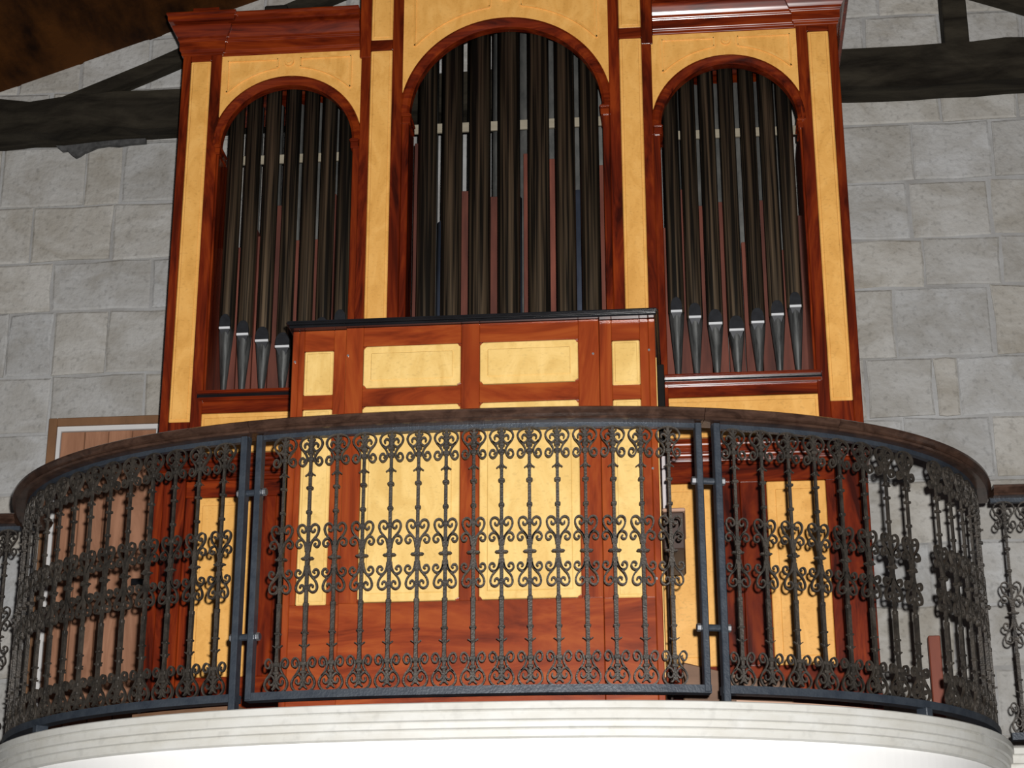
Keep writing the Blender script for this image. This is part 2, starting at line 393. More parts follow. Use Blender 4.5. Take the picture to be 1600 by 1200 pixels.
rg = [at(x, y, TY1) for x, y in ((86, 221), (90, 231), (98, 238), (106, 237), (112, 243), (119, 248), (126, 245), (133, 240), (141, 237), (152, 232), (170, 229), (186, 230), (204, 227), (229, 225), (229, 216), (150, 218))]
link('ragged_plaster', prism('ragged_plaster', [(p.x, p.z) for p in rg], TY1 - .02, TY1 + .006), mat('dark_grey_plaster', (0.05, 0.05, 0.05), (0.11, 0.11, 0.11), (20, 20, 20), .95, spec=.1), truss, label='ragged grey plaster hanging below the beam')  # ragged strip in mottled dark grey
# ------------------------------------------------------------------ door in the back wall
DY = WALLY - .05
dTL, dTR = at(78, 655, DY), at(250, 648, DY); wTL = at(90, 665, DY); pL = at(94, 674, DY); pR = at(242, 700, DY)
d1 = link('door_1', box('door_lining', dTL.x + .01, dTR.x - .01, DY + .02, WALLY - .012, 0.002, dTL.z - .01, 0), BROWN)
struct(d1, 'plain plank door with white lining in a brown wooden frame')
zt = dTL.z; fw = (wTL.x - dTL.x)
XR_ = pR.x + .02
bmf = bmesh.new(); bm_box(bmf, dTL.x, dTL.x + fw, DY - .015, WALLY - .011, 0.002, zt, .004); bm_box(bmf, dTL.x + fw, XR_ + .06, DY - .015, WALLY - .011, zt - .042, zt, .004)
link('door_frame', from_bm('door_frame', bmf), FRAMEW, d1)
bmf = bmesh.new(); bm_box(bmf, dTL.x + fw, pL.x + .004, DY, WALLY - .012, .002, zt - .042, .002); bm_box(bmf, pL.x, XR_, DY, WALLY - .012, pL.z, zt - .042, .002); bm_box(bmf, pR.x, XR_, DY, WALLY - .012, .002, pL.z, .002)
link('door_casing', from_bm('door_casing', bmf), WPAINT, d1)
np_ = 4; pw = (pR.x - pL.x - .006) / np_
for i in range(np_):
    link('plank', box('plank', pL.x + .004 + pw * i + .002, pL.x + .004 + pw * (i + 1) - .002, DY + .008 + .003 * (i % 2), DY + .03, .004, pL.z - .003, .003), DOORW, d1)
lt = at(222, 911, DY)
bmf = bmesh.new(); bm_box(bmf, lt.x - .05, lt.x + .05, DY - .03, DY + .012, lt.z - .018, lt.z + .018, .004)
link('latch', from_bm('latch', bmf), BLK, d1)

# ------------------------------------------------------------------ organ case
org = thing('pipe_organ', 'tall mahogany pipe organ case with honey veneer panels and three pipe arches', 'organ', (0, 0, 0))
OD = 0.72                                    # case depth
HT = 4.35                                    # height of the middle tower
def P_(name, me, m, label=None, parent=org, smooth=False): return link(name, me, m, parent, smooth=smooth, label=label)
def archpoly(cx, hw, z0, zs, R, xo0, xo1, ztop, n=28):
    """spandrel plate: rectangle xo0..xo1 x z0..ztop with an arch cut from below"""
    pts = [(xo0, z0), (xo0, ztop), (xo1, ztop), (xo1, z0)]
    x_r = cx + R; pts.append((x_r, z0))
    for i in range(n + 1):
        a = PI * i / n; z = zs + R * math.sin(a)
        if z >= z0: pts.append((cx + R * math.cos(a), z))
    pts.append((cx - R, z0)); return pts
def arch_ring(name, cx, zs, r0, r1, y0, y1, n=36):
    bm = bmesh.new(); R = []
    prof = [(r0, y0 + .012), (r0 + (r1 - r0) * .25, y0), (r0 + (r1 - r0) * .7, y0 - .006), (r1 - .003, y0), (r1, y0 + .008), (r1, y1), (r0, y1)]
    for i in range(n + 1):
        a = PI * i / n
        R.append([bm.verts.new((cx + r * math.cos(a), y, zs + r * math.sin(a))) for r, y in prof])
    for i in range(n):
        for k in range(len(prof)): bm.faces.new((R[i][k], R[i][(k + 1) % len(prof)], R[i + 1][(k + 1) % len(prof)], R[i + 1][k]))
    bm.faces.new(R[0]); bm.faces.new(R[-1][::-1]); return from_bm(name, bm)
def bead_lines(name, lines, y, wd=.009, dp=.012):
    bm = bmesh.new()
    for ln in lines: bm_ribbon(bm, [Vector(p) for p in ln], wd, dp)
    for v in bm.verts: v.co.y += y
    return from_bm(name, bm)
ZS, ZM = 2.962, 3.08                         # springing of side and middle arches
RI, RO = 0.316, 0.362; RMI, RMO = 0.456, 0.505
CX = 1.043
for s in (-1, 1):
    X = lambda v0, v1: (min(s * v0, s * v1), max(s * v0, s * v1))
    # outer post, front a little proud
    x0, x1 = X(1.523, 1.562); P_('outer_stile', box('outer_stile', x0, x1, -.022, .05, 0, 3.47), MV)
    x0, x1 = X(1.372, 1.424); P_('inner_stile', box('inner_stile', x0, x1, -.020, .05, 1.43, 3.47), MV)
    x0, x1 = X(1.424, 1.523)
    P_('post_rail', box('post_rail', x0, x1, -.021, .03, 3.423, 3.47), MH); P_('post_rail', box('post_rail', x0, x1, -.021, .03, 0, 1.577), MV)
    P_('post_panel', raised('post_panel', x0 + .001, x1 - .001, 1.578, 3.422, -.017, border=.012, step=.004), YV, 'long narrow honey veneer panel')
    x0, x1 = X(1.545, 1.562); P_('side_panel', box('side_panel', x0, x1, .05, OD, 0, 3.5), MV)
    # tower jambs
    x0, x1 = X(1.362, 1.3725); P_('jamb', box('jamb', x0, x1, -.012, .30, 1.70, ZS - .03), MV)
    x0, x1 = X(.648, .722); P_('jamb', box('jamb', x0, x1, -.012, .16, 1.43, ZS - .03), MV)
    x0, x1 = X(.648, .692); P_('jamb', box('jamb', x0, x1, -.0115, .05, ZS - .03, 3.455), MV)
    # imposts
    for xa, xb in ((1.352, 1.385), (.690, .735)):
        x0, x1 = X(xa, xb); bm = bmesh.new(); bm_box(bm, x0, x1, -.03, .12, ZS - .012, ZS + .004, .005, 3); bm_box(bm, x0 + .004, x1 - .004, -.022, .12, ZS - .045, ZS - .012, .003)
        P_('impost', from_bm('impost', bm), MH)
    # spandrel and arch
    x0, x1 = X(.692, 1.386)
    sp_ = P_('spandrel', prism('spandrel', archpoly(s * CX, RI, ZS + .004, ZS, RI + .02, x0, x1, 3.448), -.006, .03, 0), YV, 'arched honey veneer spandrel')
    P_('arch_moulding', arch_ring('arch_moulding', s * CX, ZS, RI, RO, -.016, .040), MH, smooth=False)
    c = s * CX; ra = .415; L_ = []
    for sg in (-1, 1):
        a0 = math.asin(.055 / ra); a1 = math.asin(.300 / ra)
        arcp = [(c + sg * ra * math.sin(a0 + (a1 - a0) * i / 12), ZS + ra * math.cos(a0 + (a1 - a0) * i / 12)) for i in range(13)]
        L_.append([(c + sg * .055, 3.420), arcp[0]]); L_.append(arcp); L_.append([(c + sg * .055, 3.420), (c + sg * .300, 3.420)])
        L_.append([(c + sg * .300, 3.420), (c + sg * .300, arcp[-1][1])])
    bd = link('bead', bead_lines('bead', L_, -.007), YV, sp_)
    bm = bmesh.new(); bm_tube(bm, (c, -.018, 3.400), (c, .0, 3.400), .022, 16); bm_tube(bm, (c, -.024, 3.400), (c, .0, 3.400), .012, 12)
    link('boss', from_bm('boss', bm), YV, sp_)
    # cornice (outer part breaks forward)
    prof = [(0, 3.449), (.008, 3.452), (.008, 3.468), (.016, 3.474), (.018, 3.522), (.026, 3.527), (.026, 3.540), (.034, 3.552), (.048, 3.582), (.052, 3.596),
            (.030, 3.598), (.030, 3.608), (.068, 3.609), (.070, 3.640), (.076, 3.643), (.076, 3.656), (0, 3.656)]
    path = [(-1.562, OD), (-1.562, -.022), (-1.372, -.022), (-1.372, -.002), (-.702, -.002)]
    if s > 0: path = [(-x, y) for x, y in path][::-1]
    # travel is +x along the front, so the right-hand side faces the nave
    P_('cornice', sweep_poly('cornice', path, round_prof(prof, .007)), MH)
    x0, x1 = X(.702, 1.55); P_('cornice_core', box('cornice_core', x0, x1, .002, OD, 3.45, 3.654, 0), MH)
    # sill, frieze panel, waist moulding
    x0, x1 = X(.702, 1.395); bm = bmesh.new(); bm_box(bm, x0, x1, -.052, .30, 1.702, 1.716, .006, 3); bm_box(bm, x0, x1, -.034, .04, 1.674, 1.688, .006, 3)
    P_('sill', from_bm('sill', bm), MH)
    P_('sill_groove_shade', box('sill_groove_shade', x0 + .001, x1 - .001, -.030, .02, 1.688, 1.7035, 0), BLK)  # black strip standing in for the shade in the gap under the ledge
    x0, x1 = X(.66, 1.385); P_('sill_rail', box('sill_rail', x0, x1, -.010, .03, 1.620, 1.676), MH)
    x0, x1 = X(.70, 1.384); P_('frieze_panel', raised('frieze_panel', x0, x1, 1.434, 1.619, -.006, border=.022, step=.004), YV, 'long low honey veneer panel')
    wp = [(0, 1.300), (.010, 1.302), (.010, 1.312)]
    for zc_, r_ in ((1.320, .006), (1.347, .014), (1.395, .015)):
        wp += [(.012 + r_ * .4, zc_ - r_)] + [(.014 + r_ * 1.15 * math.cos(math.radians(a_)), zc_ + r_ * math.sin(math.radians(a_))) for a_ in (-75, -50, -25, 0, 25, 50, 75)] + [(.012 + r_ * .4, zc_ + r_)]
        if zc_ == 1.347: wp += [(.020, 1.364), (.021, 1.378)]
    wp += [(.018, 1.414), (.016, 1.422), (0, 1.433)]
    path = [(-1.562, OD), (-1.562, -.022), (-1.372, -.022), (-1.372, -.002), (-.55, -.002)]
    if s > 0: path = [(-x, y) for x, y in path][::-1]
    P_('waist_moulding', sweep_poly('waist_moulding', path, wp), MH)
    # lower case
    x0, x1 = X(.55, 1.424); P_('lower_rail', box('lower_rail', x0, x1, -.008, .03, 1.224, 1.301), MH)
    x0, x1 = X(.55, 1.424); P_('base_rail', box('base_rail', x0, x1, -.008, .03, 0, .420), MH)
    x0, x1 = X(1.130, 1.382); P_('lower_panel', raised('lower_panel', x0, x1, .421, 1.223, -.004, border=.036, step=.004), YV, 'tall honey veneer panel')
    x0, x1 = X(.62, .898); P_('lower_panel', raised('lower_panel', x0, x1, .421, 1.223, -.004, border=.036, step=.004), YV, 'tall honey veneer panel')
    for xa, xb, yy in ((.899, 1.015, -.010), (1.016, 1.129, -.007), (1.383, 1.424, -.007), (.55, .619, -.008)):
        x0, x1 = X(xa, xb); P_('lower_stile', box('lower_stile', x0, x1, yy, .03, .420, 1.224), MV)
    # middle tower pilaster
    x0, x1 = X(.646, .700); P_('pilaster_stile', box('pilaster_stile', x0, x1, -.020, .05, 3.40, HT), MV)
    P_('pilaster_stile', box('pilaster_stile', *X(.646, .690), -.020, .012, 1.30, 3.40), MV)
    P_('pilaster_stile', box('pilaster_stile', *X(.490, .541), -.020, .05, 1.30, HT), MV)
    P_('pilaster_panel', raised('pilaster_panel', *X(.5415, .6455), 1.578, 3.434, -.016, border=.012, step=.004), YV, 'long narrow honey veneer panel')
    P_('pilaster_rail', box('pilaster_rail', *X(.541, .646), -.019, .03, 3.435, 3.491), MH)
    P_('pilaster_rail', box('pilaster_rail', *X(.541, .646), -.019, .03, 1.30, 1.577), MH)
    P_('pilaster_panel', raised('pilaster_panel', *X(.5415, .6455), 3.492, HT - .08, -.016, border=.012, step=.004), YV, 'long narrow honey veneer panel')
    P_('jamb', box('jamb', *X(.457, .4895), -.012, .16, 1.70, ZM - .03), MV)
    bm = bmesh.new(); x0, x1 = X(.444, .492); bm_box(bm, x0, x1, -.03, .12, ZM - .012, ZM + .004, .005, 3); bm_box(bm, x0 + .004, x1 - .004, -.022, .12, ZM - .045, ZM - .012, .003)
    P_('impost', from_bm('impost', bm), MH)
    P_('tower_side', box('tower_side', *X(.68, .70), .05, OD, 3.40, HT), MV)
spm = P_('spandrel', prism('spandrel', archpoly(0, RMI, ZM + .004, ZM, RMI + .02, -.4905, .4905, HT - .08, 40), -.006, .03), YV, 'tall arched honey veneer spandrel')
P_('arch_moulding', arch_ring('arch_moulding', 0, ZM, RMI, RMO, -.016, .042, 48), MH)
L_ = []
for sg in (-1, 1):
    ra = .575; a0 = math.asin(.075 / ra); a1 = math.asin(.437 / ra)
    arcp = [(sg * ra * math.sin(a0 + (a1 - a0) * i / 14), ZM + ra * math.cos(a0 + (a1 - a0) * i / 14)) for i in range(15)]
    L_ += [arcp, [arcp[0], (sg * .075, 4.0)], [(sg * .075, 4.0), (sg * .437, 4.0)], [(sg * .437, 4.0), (sg * .437, arcp[-1][1])]]
link('bead', bead_lines('bead', L_, -.007), YV, spm)
bm = bmesh.new(); bm_tube(bm, (0, -.018, 3.715), (0, 0, 3.715), .034, 18); bm_tube(bm, (0, -.024, 3.715), (0, 0, 3.715), .02, 14); link('boss', from_bm('boss', bm), YV, spm)
P_('sill', box('sill', -.49, .49, -.03, .30, 1.70, 1.716), MH)
P_('lower_board', box('lower_board', -.545, .545, -.004, .03, 0, 1.70), MV)
P_('top_board', box('top_board', -.70, .70, -.02, OD, HT - .08, HT + .02), MH)
# pale boards that carry the pipes, seen between them
for (x0, x1, pa, pb) in ((-1.37, -.71, (350, 245), (350, 258)), (.71, 1.37, (1100, 202), (1100, 215)), (-.47, .47, (700, 192), (700, 206))):
    za, zb = at(*pa, .235).z, at(*pb, .235).z
    P_('pipe_rack', box('pipe_rack', x0, x1, .235, .252, zb, za), RACK, 'pale wooden board behind the pipes')
blk = at(295, 18, -.03)
P_('cornice_block', box('cornice_block', -1.53, -1.40, -.02, .16, 3.6565, 3.72), MH)

# ------------------------------------------------------------------ pipes
def organ_pipe(x, y, r, zfoot, zmouth, ztop, label, group, mw):
    t = thing('organ_pipe', label, 'organ pipe', (x, y, zfoot), 0, group)
    zf = zmouth - zfoot; zt_ = ztop - zfoot
    bm = bmesh.new(); bm_lathe(bm, [(r, zf + .004), (r, zf + .06), (r, zt_)], 20); me = from_bm('pipe_body', bm)
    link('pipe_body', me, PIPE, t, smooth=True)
    bm = bmesh.new(); bm_lathe(bm, [(.009, 0), (.0105, .012), (r * .93, zf - .02), (r * .97, zf)], 20)
    link('pipe_foot', from_bm('pipe_foot', bm), PFOOT, t, smooth=True)
    h = mw / 2; yf = -r - .0015
    # upper lip: a pointed leaf flattened into the body
    n = 8; pts = [(-h, zf + .002)] + [(-h * math.cos(PI / 2 * (i / n)) ** .8 if i < n else 0, zf + .018 + .050 * math.sin(PI / 2 * i / n)) for i in range(n + 1)]
    pts += [(-p[0], p[1]) for p in pts[::-1][1:]]
    link('upper_lip', prism('upper_lip', pts, yf, yf + .012, .001), PLIP, t)
    lo = [(-h, zf - .001), (h, zf - .001), (h * .62, zf - .03), (0, zf - .075), (-h * .62, zf - .03)]
    bm = bmesh.new(); bm_prism(bm, lo, 0, .006)
    for v in bm.verts: v.co.y += yf + (-.0005 if v.co.z > zf - .02 else (zf - v.co.z) * .26)
    link('lower_lip', from_bm('lower_lip', bm), PLIP, t)
    link('mouth_edge', box('mouth_edge', -h, h, yf - .005, yf + .006, zf - .0075, zf + .0035, .001), PEDGE, t, label='bright tin edge of the pipe mouth')
    return t
PY = .085; ZSILL = 1.716
MW = [18.4, 20, 22.2, 23.8, 21, 20.3, 19]
RPX = [(1057, 486), (1086, 495), (1118, 505), (1151, 515), (1184, 503), (1215, 491), (1243, 478)]
LPX = [(351, 512), (379, 522), (409, 532), (441, 541), (472, 529), (502, 517), (531, 505)]
for pxs, tw, grp, sg in ((LPX, 'tower by the plank door', 'front pipes of the tower by the door', -1),
                         (RPX, 'tower far from the plank door', 'front pipes of the tower away from the door', 1)):
    for k, ((px, py), mw) in enumerate(zip(pxs, MW)):
        kk = k if sg < 0 else 6 - k
        lab = ['dark tin pipe next to the outer post of the ', 'second dark tin pipe from outer post of ', 'third dark tin pipe from outer post of ', 'middle dark tin pipe with the lowest mouth in the ',
               'third dark tin pipe from inner pilaster of ', 'second dark tin pipe from inner pilaster of ', 'dark tin pipe next to the inner pilaster of the '][kk] + tw
        q = at(px, py, PY - .035); dx = q.x - sg * CX
        zt_ = ZS + math.sqrt(max(.0, (RI + .03) ** 2 - dx * dx)) + .10
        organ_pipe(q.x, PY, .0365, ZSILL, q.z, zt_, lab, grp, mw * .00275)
for k, (px, rr) in enumerate(zip((668, 706, 749, 794, 840, 881, 919), (.0450, .0480, .0520, .0535, .0515, .0475, .0450))):
    q = at(px, 150, PY - .02); dx = q.x
    lab = ['dark tin pipe next to the central arch pilaster on the plank door side', 'second dark tin pipe from the central arch pilaster on the plank door side',
           'third dark tin pipe from the central arch pilaster on the plank door side', 'middle dark tin pipe of the tall central arch',
           'third dark tin pipe from the central arch pilaster away from the plank door', 'second dark tin pipe from the central arch pilaster away from the plank door',
           'dark tin pipe next to the central arch pilaster away from the plank door'][k]
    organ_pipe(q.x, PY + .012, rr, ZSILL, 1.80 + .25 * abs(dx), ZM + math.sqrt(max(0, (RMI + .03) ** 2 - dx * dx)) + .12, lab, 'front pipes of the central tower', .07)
# rear ranks seen through the gaps
def rear(name, label, cat, grp, x, y, hw, z1, m, square):
    bm = bmesh.new()
    if square: bm_box(bm, -hw, hw, -hw, hw, 0, z1 - ZSILL, .002)
    else: bm_lathe(bm, [(hw * .4, 0), (hw, .16), (hw, z1 - ZSILL)], 12)
    o = link(name, from_bm(name, bm), m, None, (x, y, ZSILL)); tag(o, label, cat, grp)
    if not square:
        for p in o.data.polygons: p.use_smooth = True
P_('wind_chest', box('wind_chest', -1.54, 1.54, .305, OD, 1.50, ZSILL), MH)
for sg, nm in ((-1, 'by the door'), (1, 'away from the door')):
    for i in range(9):
        x = sg * CX - .305 + .61 * i / 8
        rear('wooden_pipe', 'red-brown square wooden pipe behind the front pipes of the tower ' + nm, 'organ pipe', 'wooden pipes of the tower ' + nm, x, .345, .036, 2.35 + .50 * random.random(), REDP, True)
    for i in range(6):
        x = sg * CX - .26 + .52 * i / 5
        rear('zinc_pipe', 'pale zinc pipe behind the wooden pipes of the tower ' + nm, 'organ pipe', 'zinc pipes of the tower ' + nm, x, .47, .036, 3.42 + .0 * random.random(), ZINC, False)
for i in range(9):
    x = -.425 + .85 * i / 8
    k = i % 3 == 1
    if not k: rear('wooden_pipe', 'red-brown square wooden pipe behind the front pipes of the central arch', 'organ pipe', 'wooden pipes of the central tower', x, .345, .048, 2.75 + .35 * random.random(), REDP, True)
    else: rear('zinc_pipe', 'blue-grey zinc pipe behind the front pipes of the central arch', 'organ pipe', 'blue-grey pipes of the central tower', x, .345, .046, 2.65 + .2 * random.random(), BLUEP, False)
for i in range(8):
    x = -.43 + .86 * i / 7
    rear('zinc_pipe', 'pale zinc pipe behind the wooden pipes of the central arch', 'organ pipe', 'zinc pipes of the central tower', x, .47, .05, 3.95, ZINC, False)

# ------------------------------------------------------------------ console
con = thing('organ_console', 'mahogany organ console with pale veneer panels and black lid behind the railing', 'organ console', (0, -1.0, 0))
def K(name, me, m, label=None):
    o = link(name, me, m, con, (0, 1.0, 0)); 
    if label: o['label'] = label
    return o
CY, CYM = -1.262, -1.276                     # side bays and middle bay fronts
xL, xR, xl, xr = -.697, .686, -.487, .475
K('back_board', box('back_board', xL + .01, xR - .01, CY + .030, CY + .05, 0, 1.48), CH)
K('side_board', box('side_board', xL, xL + .025, CY, -.70, 0, 1.487), CV); K('side_board', box('side_board', xR - .025, xR, CY, -.78, 0, 1.487), CV)
def bay(x0, x1, yf, pans, zr):
    # pans: panel x-ranges ; frame boards around them
    xs = [x0] + [v for p in pans for v in p] + [x1]
    for i in range(0, len(xs), 2):
        K('stile', box('stile', xs[i], xs[i + 1], yf, CY + .03, 0.41, 1.487, .002), CV)
    for p in pans:
        K('rail', box('rail', p[0], p[1], yf + .001, CY + .03, 1.404 if zr else 1.410, 1.487, .002), CH)
        K('rail', box('rail', p[0], p[1], yf + .001, CY + .03, 1.168, 1.224 if zr else 1.238, .002), CH)
    K('base_board', box('base_board', x0, x1, yf - .001, CY + .03, 0.001, .41, .002), CH)
pS1, pS2 = (-.650, -.536), (.522, .628); pC1, pC2 = (-.420, -.046), (.024, .398)
bay(xL + .0255, xl - .001, CY, [pS1], True); bay(xr + .001, xR - .0255, CY, [pS2], True); bay(xl, xr, CYM, [pC1, pC2], False)
for p in (pS1, pS2):
    K('small_panel', raised('small_panel', p[0] + .001, p[1] - .001, 1.225, 1.403, CY + .002, border=.010, step=.003), YC, 'small pale veneer panel')
    K('long_panel', raised('long_panel', p[0] + .001, p[1] - .001, .411, 1.167, CY + .002, border=.010, step=.003), YC, 'narrow pale veneer panel')
def notched(x0, x1, z0, z1, n=.012):
    return [(x0 + n, z0), (x1 - n, z0), (x1 - n, z0 + n * .5), (x1, z0 + n), (x1, z1 - n), (x1 - n, z1 - n * .5), (x1 - n, z1), (x0 + n, z1), (x0 + n, z1 - n * .5), (x0, z1 - n), (x0, z0 + n), (x0 + n, z0 + n * .5)]
for p in (pC1, pC2):
    for z0, z1, nm in ((1.2385, 1.4095, 'wide_panel'), (.411, 1.1675, 'tall_panel')):
        K(nm + '_ground', box(nm, p[0], p[1], CYM + .012, CYM + .03, z0, z1, 0), CH)
        bm = bmesh.new(); bm_prism(bm, notched(p[0] + .002, p[1] - .002, z0 + .002, z1 - .002), CYM - .003, CYM + .014, .003)
        bm_box(bm, p[0] + .030, p[1] - .030, CYM - .007, CYM, z0 + .030, z1 - .030, .004)
        K(nm, from_bm(nm, bm), YC, 'pale veneer panel with notched corners')
# lid
bm = bmesh.new()
bm_box(bm, xL - .020, xR + .015, CYM - .036, -.62, 1.498, 1.512, .006, 3); bm_box(bm, xL - .010, xR + .008, CYM - .022, -.62, 1.4875, 1.499, .003)
K('lid', from_bm('lid', bm), BLK, 'black lacquered lid')
bx = at(1037, 560, -.74).x
K('side_frame', box('side_frame', xR, bx, -.78, -.62, 1.16, 1.485), BLKM, 'black upright edge of the console')
K('edge_strip', box('edge_strip', xR - .004, xR + .003, CY + .004, CY + .016, .12, 1.33, .001), YC, 'thin pale edge strip')
for px, py in ((461, 566), (545, 558), (927, 555), (1014, 547), (1020, 732), (1026, 904)):
    q = at(px, py, CY); bm = bmesh.new(); yy = CYM if xl < q.x < xr else CY
    bm_tube(bm, (q.x, yy - .004, q.z), (q.x, yy + .01, q.z), .0045, 8); K('screw', from_bm('screw', bm), STEEL)
# key cheek and paper beside the console
ka, kb = at(1033, 795, -.70), at(1071, 858, -.70)
K('key_cheek', box('key_cheek', xR + .002, kb.x, -.70, -.30, kb.z, ka.z - .014, .006), DKB, 'dark brown key cheek')
K('cheek_edge', box('top_edge', xR + .002, kb.x + .004, -.71, -.29, ka.z - .014, ka.z, .004), PINK)
K('cheek_support', box('support', xR + .012, at(1046, 900, -.68).x, -.68, -.36, 0, kb.z, .004), DKB)
pa, pb = at(1030, 712, -.66), at(1045, 780, -.66)
o = link('paper_sheet', box('paper_sheet', xR + .004, pb.x, -.655, -.640, ka.z, pa.z, .001), PAPER); tag(o, 'pale grey sheet standing on the dark brown key cheek of the console', 'paper')

# low pedal box on the floor between console and case
PYB = -.45
pp = [at(1066, 1034, PYB), at(1166, 1058, PYB)]
o = link('pedal_box', prism('pedal_box', [(pp[0].x, .0), (pp[1].x + .18, .0), (pp[1].x + .18, pp[1].z - .02), (pp[1].x, pp[1].z), (pp[0].x, pp[0].z)], PYB, PYB + .3, .006), BROWN)
tag(o, 'low brown wooden box with sloping top on the floor beside the console', 'wooden box')
# short red-brown post by the wall
r0, r1 = at(1450, 993, .9), at(1469, 993, .9)
o = link('wooden_post', box('wooden_post', r0.x, r1.x, .9, .95, 0, r0.z, .004), REDW); tag(o, 'short red-brown wooden post standing on the gallery by the stone wall', 'post')
# loose boards lying inside the foot of the railing
for s0_, s1_, z, m, lb in ((-1.30, -.84, .040, BROWN, 'brown board lying under the railing on the door side'), (.98, 1.56, .030, PINK, 'pinkish bare board lying under the railing away from the door')):
    p = arc_path(s0_, s1_)
    o = link('loose_board', sweep_poly('loose_board', p, [(-.09, 0.001), (-.09, z), (-.16, z), (-.16, .001)]), m); tag(o, lb, 'board')

# ------------------------------------------------------------------ railing
ZB0, ZB1, ZT0, ZT1 = .035, .063, 1.003, 1.021
KPX = .92 / 403
def vz(y): return at(695, y, -1.446).z
def mirror(pts): return [(-a, b) for a, b in pts]
def scroll_mesh(name, curves, wd=.0056, dp=.012, extra=None):
    bm = bmesh.new()
    for c in curves:
        for cc in (c, mirror(c)):
            bm_ribbon(bm, catmull([(a * KPX, vz(b)) for a, b in cc], 3), wd, dp, True)
    if extra:
        for (a, b, hw, hh, dd) in extra: bm_box(bm, (a - hw) * KPX, (a + hw) * KPX, -dd, dd, vz(b + hh), vz(b - hh), .0015)
    me = from_bm(name, bm); me.materials.append(IRON); return me
LYRE = [[(0, 671.5), (8, 672.5), (15, 676), (18.5, 683), (16, 690.5), (10.5, 697), (6.6, 704), (7.2, 711), (11, 716.5), (15.5, 717), (18.6, 712.5), (16.8, 706.5), (12.5, 705.5), (10.3, 709), (12.2, 712)],
        [(14.5, 692), (9.5, 695.5), (4.5, 693), (2.4, 688)],
        [(2.2, 689), (4, 684.5), (8, 682.5), (11, 685), (10.5, 689)],
        [(1.8, 683), (3.2, 679), (6.2, 676.5)]]
top_lyre = scroll_mesh('lyre_scroll', LYRE, extra=[(0, 698, 4.6, 2.3, .009), (0, 708, 4.4, 2.8, .009)])
LYB = [[(a, 1075 - (b - 671.5) * 1.19) for a, b in c] for c in LYRE]
bot_lyre = scroll_mesh('lyre_scroll', LYB, extra=[(0, 1075 - (698 - 671.5) * 1.19, 4.8, 2.4, .010), (0, 1030, 4.8, 3, .010)])
HEART = [[(3.2, 846), (4.5, 840), (9.5, 833.5), (14.5, 827.5), (17.2, 819.5), (15.6, 813), (10.5, 810.5), (5.6, 813), (3.8, 818), (6.3, 822.3), (9.8, 821.4), (10.3, 818)],
         [(2.8, 853), (3.8, 845), (7, 837), (11.5, 834), (16.2, 835.5), (18.8, 840), (17.2, 845.3), (13, 846), (10.6, 842.6), (13, 840.5)]]
heart_up = scroll_mesh('heart_scroll', HEART, extra=[(0, 818, 3.7, 3, .008)])
heart_dn = scroll_mesh('heart_scroll', [[(a, 1728 - b) for a, b in c] for c in HEART], extra=[(0, 1728 - 818, 3.7, 3, .008)])
bm = bmesh.new(); zc = vz(864)
bm_tube(bm, (0, -.016, zc), (0, .012, zc), .0098, 12); bm_tube(bm, (0, -.020, zc), (0, 0, zc), .005, 10)
bm_prism(bm, [(-10.3 * KPX, zc), (-8.5 * KPX, zc + .0035), (0, zc + .005), (8.5 * KPX, zc + .0035), (10.3 * KPX, zc), (8.5 * KPX, zc - .0035), (0, zc - .005), (-8.5 * KPX, zc - .0035)], -.008, .008, .001)
rosette = from_bm('rosette', bm); rosette.materials.append(IRON)
bm = bmesh.new()
def seg(y0, y1, h0, h1=None, dd=None):
    h1 = h0 if h1 is None else h1
    z0, z1 = vz(y1), vz(y0); a = [(-h1 * KPX, z0), (h1 * KPX, z0), (h0 * KPX, z1), (-h0 * KPX, z1)]
    d_ = max(h0, h1) * KPX; bm_prism(bm, a, -d_, d_)
seg(671, 760, 2.1); seg(760, 838, 2.2); seg(838, 862, 2.4, 3.2); seg(862, 890, 3.2, 2.4); seg(890, 939, 2.4); seg(939, 1003, 3.2, 2.9); seg(1003, 1030, 2.2, 3); seg(1030, 1066, 2.6, 1.6)
for y, hw, hh in ((753, 4.8, 2.1), (791, 4.1, 2.4), (937, 3.8, 3.4), (981, 5.0, 1.6)): bm_box(bm, -hw * KPX, hw * KPX, -hw * KPX, hw * KPX, vz(y + hh), vz(y - hh), .002)
for y, sg in ((731, 1), (1002, -1)):
    bm_box(bm, -3.4 * KPX, 3.4 * KPX, -.0085, .0085, vz(y + 2.8), vz(y - 2.8), .002)
    for k in (1, -1):
        bm_ribbon(bm, [Vector((k * 2.5 * KPX, vz(y - sg * .8))), Vector((k * 5.5 * KPX, vz(y + sg * 1.0))), Vector((k * 8 * KPX, vz(y + sg * 2.6)))], .0042, .010, True)
    for k in (1, -1):
        bm_box(bm, -.003, .003, min(k * .006, k * .017), max(k * .006, k * .017), vz(y + 1.5), vz(y - 1.5), 0)
bar_me = from_bm('baluster', bm); bar_me.materials.append(IRON)
SUBS = (('scroll', top_lyre), ('scroll', heart_up), ('rosette', rosette), ('scroll', heart_dn), ('scroll', bot_lyre))

